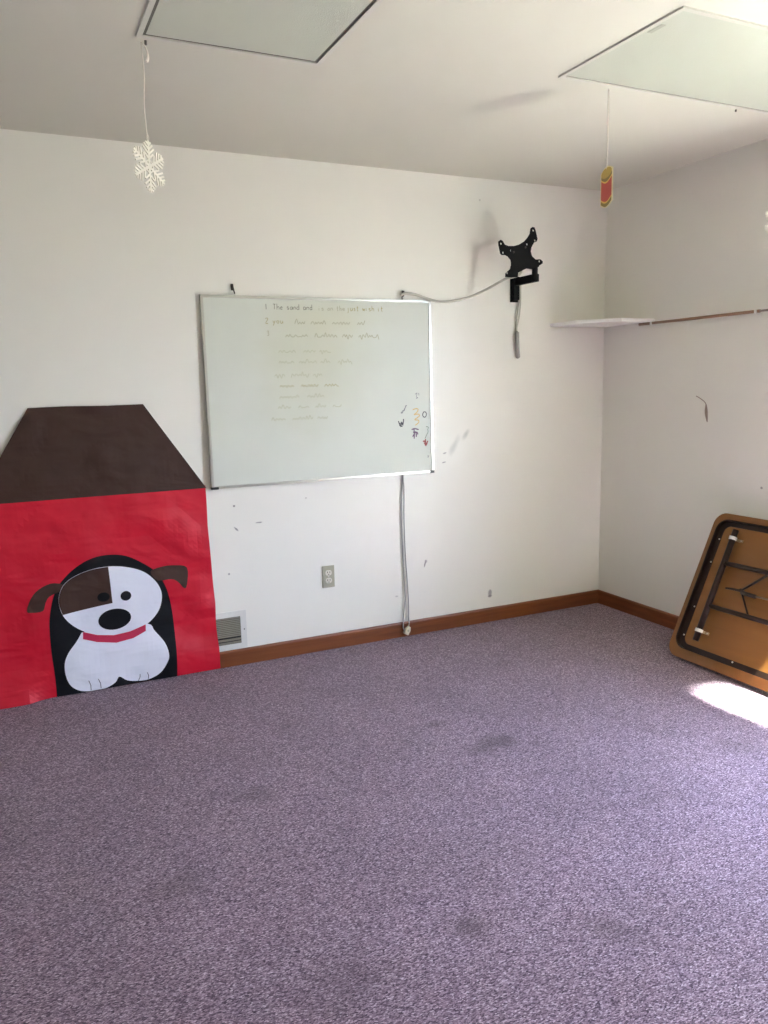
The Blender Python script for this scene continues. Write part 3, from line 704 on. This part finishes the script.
tag(obj('tape_scrap', b, 'tape', loc=(0, -.78, 1.21)), 'curled scrap of tape peeling off the right wall below the rod', 'tape')

# ------------------------------------------------------------------ hanging ornaments
def snowflake_mesh():
    b = NB()
    def bar(p, q, w):
        p, q = Vector(p), Vector(q); d = (q-p).normalized(); n_ = Vector((-d.z, 0, d.x))*w/2; y = Vector((0, .0022, 0))
        v = [b.verts.new(a+s*n_+t*y) for t in (-1, 1) for a, s in ((p, 1), (p, -1), (q, -.8), (q, .8))]
        for f in ((0, 1, 2, 3), (7, 6, 5, 4), (0, 4, 5, 1), (1, 5, 6, 2), (2, 6, 7, 3), (3, 7, 4, 0)): b.faces.new([v[k] for k in f])
    R0 = .077
    for a in range(6):
        th = math.radians(90+60*a); u = Vector((math.cos(th), 0, math.sin(th)))
        bar(Vector((0, 0, 0)), u*R0, .0082)
        for f, L in ((.30, .026), (.48, .031), (.66, .024), (.83, .015)):
            for s in (-1, 1):
                t2 = th+s*math.radians(52); bar(u*R0*f, u*R0*f+Vector((math.cos(t2), 0, math.sin(t2)))*L, .0062)
    for a in range(6):
        t1 = math.radians(90+60*a); t2 = t1+math.radians(60)
        bar((.02*math.cos(t1), 0, .02*math.sin(t1)), (.02*math.cos(t2), 0, .02*math.sin(t2)), .004)
    bmesh.ops.recalc_face_normals(b, faces=b.faces); return b
def snowflake(px, py, zc, rot, topx, topy, label, bow=True):
    t = thing('snowflake_ornament', label, 'ornament', (px, py, zc), 'snowflakes on strings')
    f = obj('snowflake', snowflake_mesh(), 'snow', t); f.rotation_euler = (0, 0, rot)
    z = zc+.076
    b = NB(); tube(b, [(topx, topy, H-.012), (topx+.003, topy, H-.10), (px-.003, py, z+.10), (px, py, z)], .0017, 6)
    tube(b, [(px, py, z+.02), (px+.004, py, z+.008), (px, py, z-.006), (px-.003, py, z+.008), (px, py, z+.02)], .0012, 6)
    if bow: tube(b, [(topx, topy-.001, H-.014), (topx+.012, topy-.004, H-.03), (topx+.018, topy-.004, H-.055), (topx+.013, topy-.003, H-.07)], lambda s: .0018+.003*s*s, 6)
    part('string', b, 'string', t, True)
snowflake(-2.769, -1.10, 2.066, R_(40), -2.769, -1.10, 'white snowflake on a string from the left ceiling light')
snowflake(-.215, -1.338, 2.019, R_(-20), -.215, -1.338, 'white snowflake cut off by the right edge of the photo', False)
# red and gold can cutout
ct = thing('paper_cutout', 'red and gold can-shaped card cutout on a string from the right ceiling light', 'ornament', (-1.136, -1.318, 2.09))
def can_outline(w, z0, z1, sag, n=10):
    lo = [(-w+2*w*k/n, z0-sag*math.sin(math.pi*k/n)) for k in range(n+1)]
    hi = [(w-2*w*k/n, z1+sag*math.sin(math.pi*k/n)) for k in range(n+1)]
    return lo+hi
def band(w, za, zb, sag, n=10):
    lo = [(-w+2*w*k/n, za-sag*math.sin(math.pi*k/n)) for k in range(n+1)]
    hi = [(w-2*w*k/n, zb-sag*math.sin(math.pi*k/n)) for k in range(n+1)]
    return lo+hi
CY = R_(-108)
def canpart(name, pts, mat, y, th, label=None):
    b = NB(); prism(b, pts, 'y', y, y+th); o = obj(name, b, mat, ct); o.rotation_euler = (0, 0, CY)
    if label: o['label'] = label
canpart('card', can_outline(.056, -.060, .054, .016), 'can_cream', -.001, .002)
for yy in (-.0016, .001):
    canpart('red_panel', band(.048, -.040, .026, .015), 'can_red', yy, .0006, 'red printed panel')
    canpart('gold_band', band(.048, -.046, -.040, .015), 'can_line', yy, .0006, 'yellow printed band')
    canpart('gold_band', band(.048, -.058, -.046, .015), 'can_olive', yy, .0006, 'olive printed rim')
    canpart('gold_band', band(.048, .026, .032, .015), 'can_line', yy, .0006, 'yellow printed band')
    canpart('gold_band', band(.048, .032, .044, .015), 'can_olive', yy, .0006, 'olive printed rim')
    canpart('lid', ell(0, .047, .048, .018), 'can_gold', yy*1.3, .0005, 'gold printed lid')
b = NB(); tube(b, [(-1.137, -1.318, H-.012), (-1.135, -1.318, H-.14), (-1.136, -1.318, 2.20), (-1.136, -1.318, 2.150)], .0030, 6); part('string', b, 'string', ct, True)

# ------------------------------------------------------------------ folding table leaning on the right wall
lean = R_(24.8)
A_ = Vector((0, -1, 0)); B_ = Vector((math.sin(lean), 0, math.cos(lean))); N_ = Vector((-math.cos(lean), 0, math.sin(lean)))
TL, TW, TH = 1.22, .757, .034
tb = thing('folding_table', 'brown folding table on its side, folded legs showing, leaning against the right wall', 'table')
mat4 = Matrix((A_, B_, N_)).transposed().to_4x4(); mat4.translation = Vector((-.352, -.937, .0152)); tb.matrix_world = mat4
b = NB(); prism(b, rrect(-.018, TL+.018, 0, TW, .062, 10), 'z', -.006, 0, .002); obj('underside_panel', b, 'table_board', tb)
b = NB(); prism(b, rrect(-.0165, TL+.0165, .0015, TW-.0015, .061, 10), 'z', -TH, -.006, .004); obj('tabletop', b, 'table_edge', tb)
ia, ib = .030, .062
b = NB(); ring_prism(b, rrect(ia, TL-ia, ia+.018, TW-ia-.006, .06, 10), rrect(ia+.004, TL-ia-.004, ia+.022, TW-ia-.010, .056, 10), 0, .026)
ring_prism(b, rrect(ia, TL-ia, ia+.018, TW-ia-.006, .06, 10), rrect(ib, TL-ib, ib+.014, TW-ib-.002, .035, 10), 0, .003)
rim = obj('steel_rim', b, 'table_steel', tb)
def scr(u, v, w=.004, p=rim):
    b = NB(); cyl(b, (u, v, w), 'z', .0042, .003, 10); obj('screw', b, 'screw', p)
for v in (.62, .499, .263, .114): scr(.055, v); scr(TL-.055, v)
for u in (.365, .61, .86): scr(u, .069); scr(u, TW-.062)
def leg_set(mirror):
    def X(u): return TL-u if mirror else u
    lg = None
    w = .030
    b = NB(); tube(b, [(X(.152), .675, w), (X(.152), .105, w)], .0145, 14, False); bar = obj('leg_foot_tube', b, 'table_steel', tb, smooth=True)
    for v in (.632, .157):
        b = NB(); ring_prism(b, [(X(.152)+.0185*math.cos(a), w+.0185*math.sin(a)) for a in (2*math.pi*k/16 for k in range(16))], [(X(.152)+.0145*math.cos(a), w+.0145*math.sin(a)) for a in (2*math.pi*k/16 for k in range(16))], -v-.008, -v+.008)
        bmesh.ops.rotate(b, verts=b.verts, cent=(0, 0, 0), matrix=Matrix.Rotation(math.pi/2, 3, 'X'))
        cp = obj('clip', b, 'white_plastic', tb); cp['label'] = 'white plastic clip round the tube'
        b = NB(); x0, x1 = sorted((X(.163), X(.190))); box(b, x0, x1, v-.008, v+.006, 0, .005, .002)
        x0, x1 = sorted((X(.160), X(.167))); box(b, x0, x1, v-.007, v+.005, 0, w, .001)
        fl = obj('flange', b, 'clear_plastic', cp)
        b = NB(); cyl(b, (X(.182), v-.001, .0055), 'z', .003, .003, 10); obj('screw', b, 'screw', cp)
    for v in (.505, .285):
        b = NB(); tube(b, [(X(.155), v, w), (X(.56), v+.004, w-.004)], .0115, 12, False); obj('leg', b, 'table_steel', tb, smooth=True)
    b = NB(); tube(b, [(X(.555), .20, w-.004), (X(.555), .58, w-.004)], .0125, 12, False); obj('crossbar', b, 'table_steel', tb, smooth=True)
    b = NB()
    tube(b, [(X(.292), .397, w-.006), (X(.40), .497, w-.003)], .0055, 8, False)
    tube(b, [(X(.292), .397, w-.006), (X(.375), .294, w-.003)], .0045, 8, False)
    x0, x1 = X(.205), X(.296)
    prism(b, [(x0, .385), (x0, .394), (X(.24), .399), (x1, .402), (x1, .390), (X(.24), .388)], 'z', w-.010, w-.004, .0015)
    cyl(b, (X(.292), .397, w-.006), 'z', .009, .012, 12)
    brace = obj('wishbone_brace', b, 'dark_iron', tb)
    b = NB(); tube(b, [(X(.300), .389, w-.004), (X(.376), .386, w-.004)], .0095, 12, False); obj('lock_sleeve', b, 'dark_iron', brace, smooth=True)
    b = NB(); tube(b, [(X(.37), .387, w-.004), (X(.50), .392, .008)], .0042, 8, False); o = obj('lock_rod', b, 'rod_b', brace, smooth=True)
leg_set(False); leg_set(True)

# ------------------------------------------------------------------ light: daylight through the windows
w = bpy.data.worlds.new('daylight'); S.world = w; w.use_nodes = True
nt = w.node_tree; N, L = nt.nodes, nt.links
bg = N['Background']
tc = N.new('ShaderNodeTexCoord'); sp = N.new('ShaderNodeSeparateXYZ'); L.new(tc.outputs['Generated'], sp.inputs[0])
cr = N.new('ShaderNodeValToRGB'); e = cr.color_ramp.elements
e[0].position = .46; e[0].color = (.34, .37, .33, 1)
e[1].position = 1.0; e[1].color = (.34, .52, 1.15, 1)
a = e.new(.53); a.color = (.76, .92, 1.25, 1)
mr = N.new('ShaderNodeMapRange'); mr.inputs['From Min'].default_value = -1; L.new(sp.outputs['Z'], mr.inputs['Value'])
L.new(mr.outputs['Result'], cr.inputs['Fac']); L.new(cr.outputs['Color'], bg.inputs['Color'])
SKY = 25.0; SUN = 1700.0
bg.inputs['Strength'].default_value = SKY
sun = bpy.data.lights.new('sun', 'SUN'); sun.energy = SUN; sun.angle = R_(13); sun.color = (.91, 1.03, .95)
so = bpy.data.objects.new('sun', sun); C.objects.link(so)
so.location = (3, 1, 5)
az = R_(-61.5); el = R_(63)     # towards the sun: +x, -y
tosun = Vector((math.cos(el)*math.cos(az), math.cos(el)*math.sin(az), math.sin(el)))
so.rotation_euler = tosun.to_track_quat('Z', 'Y').to_euler()
def portal(loc, rot, sx, sy):
    l = bpy.data.lights.new('window_portal', 'AREA'); l.shape = 'RECTANGLE'; l.size = sx; l.size_y = sy; l.cycles.is_portal = True
    o = bpy.data.objects.new('window_portal', l); C.objects.link(o); o.location = loc; o.rotation_euler = rot
portal((.13, (WY0+WY1)/2, (WZ0+WZ1)/2), (0, R_(90), 0), WZ1-WZ0, WY1-WY0)

# ------------------------------------------------------------------ camera
cam = bpy.data.cameras.new('camera'); co = bpy.data.objects.new('camera', cam); C.objects.link(co)
cam.sensor_fit = 'VERTICAL'; cam.sensor_height = 36; cam.sensor_width = 27; cam.lens = 794.94/1024*36; cam.clip_start = .02
yaw, pitch, roll = .4413, -.1615, -.0225
fwd = Vector((math.sin(yaw)*math.cos(pitch), math.cos(yaw)*math.cos(pitch), math.sin(pitch)))
rt = Vector((math.cos(yaw), -math.sin(yaw), 0)); up = rt.cross(fwd)
r2 = rt*math.cos(roll)+up*math.sin(roll); u2 = -rt*math.sin(roll)+up*math.cos(roll)
m4 = Matrix((r2, u2, -fwd)).transposed().to_4x4(); m4.translation = Vector((-3.2503, -3.7798, 1.3838)); co.matrix_world = m4
S.camera = co
vs = S.view_settings; vs.view_transform = 'Standard'; vs.look = 'None'; vs.gamma = 1; vs.use_curve_mapping = False
vs.exposure = 0.70
S.cycles.use_denoising = True
S.cycles.use_guiding = True; S.cycles.use_adaptive_sampling = False
S.cycles.max_bounces = 16; S.cycles.diffuse_bounces = 10; S.cycles.glossy_bounces = 4
S.cycles.sample_clamp_indirect = 0
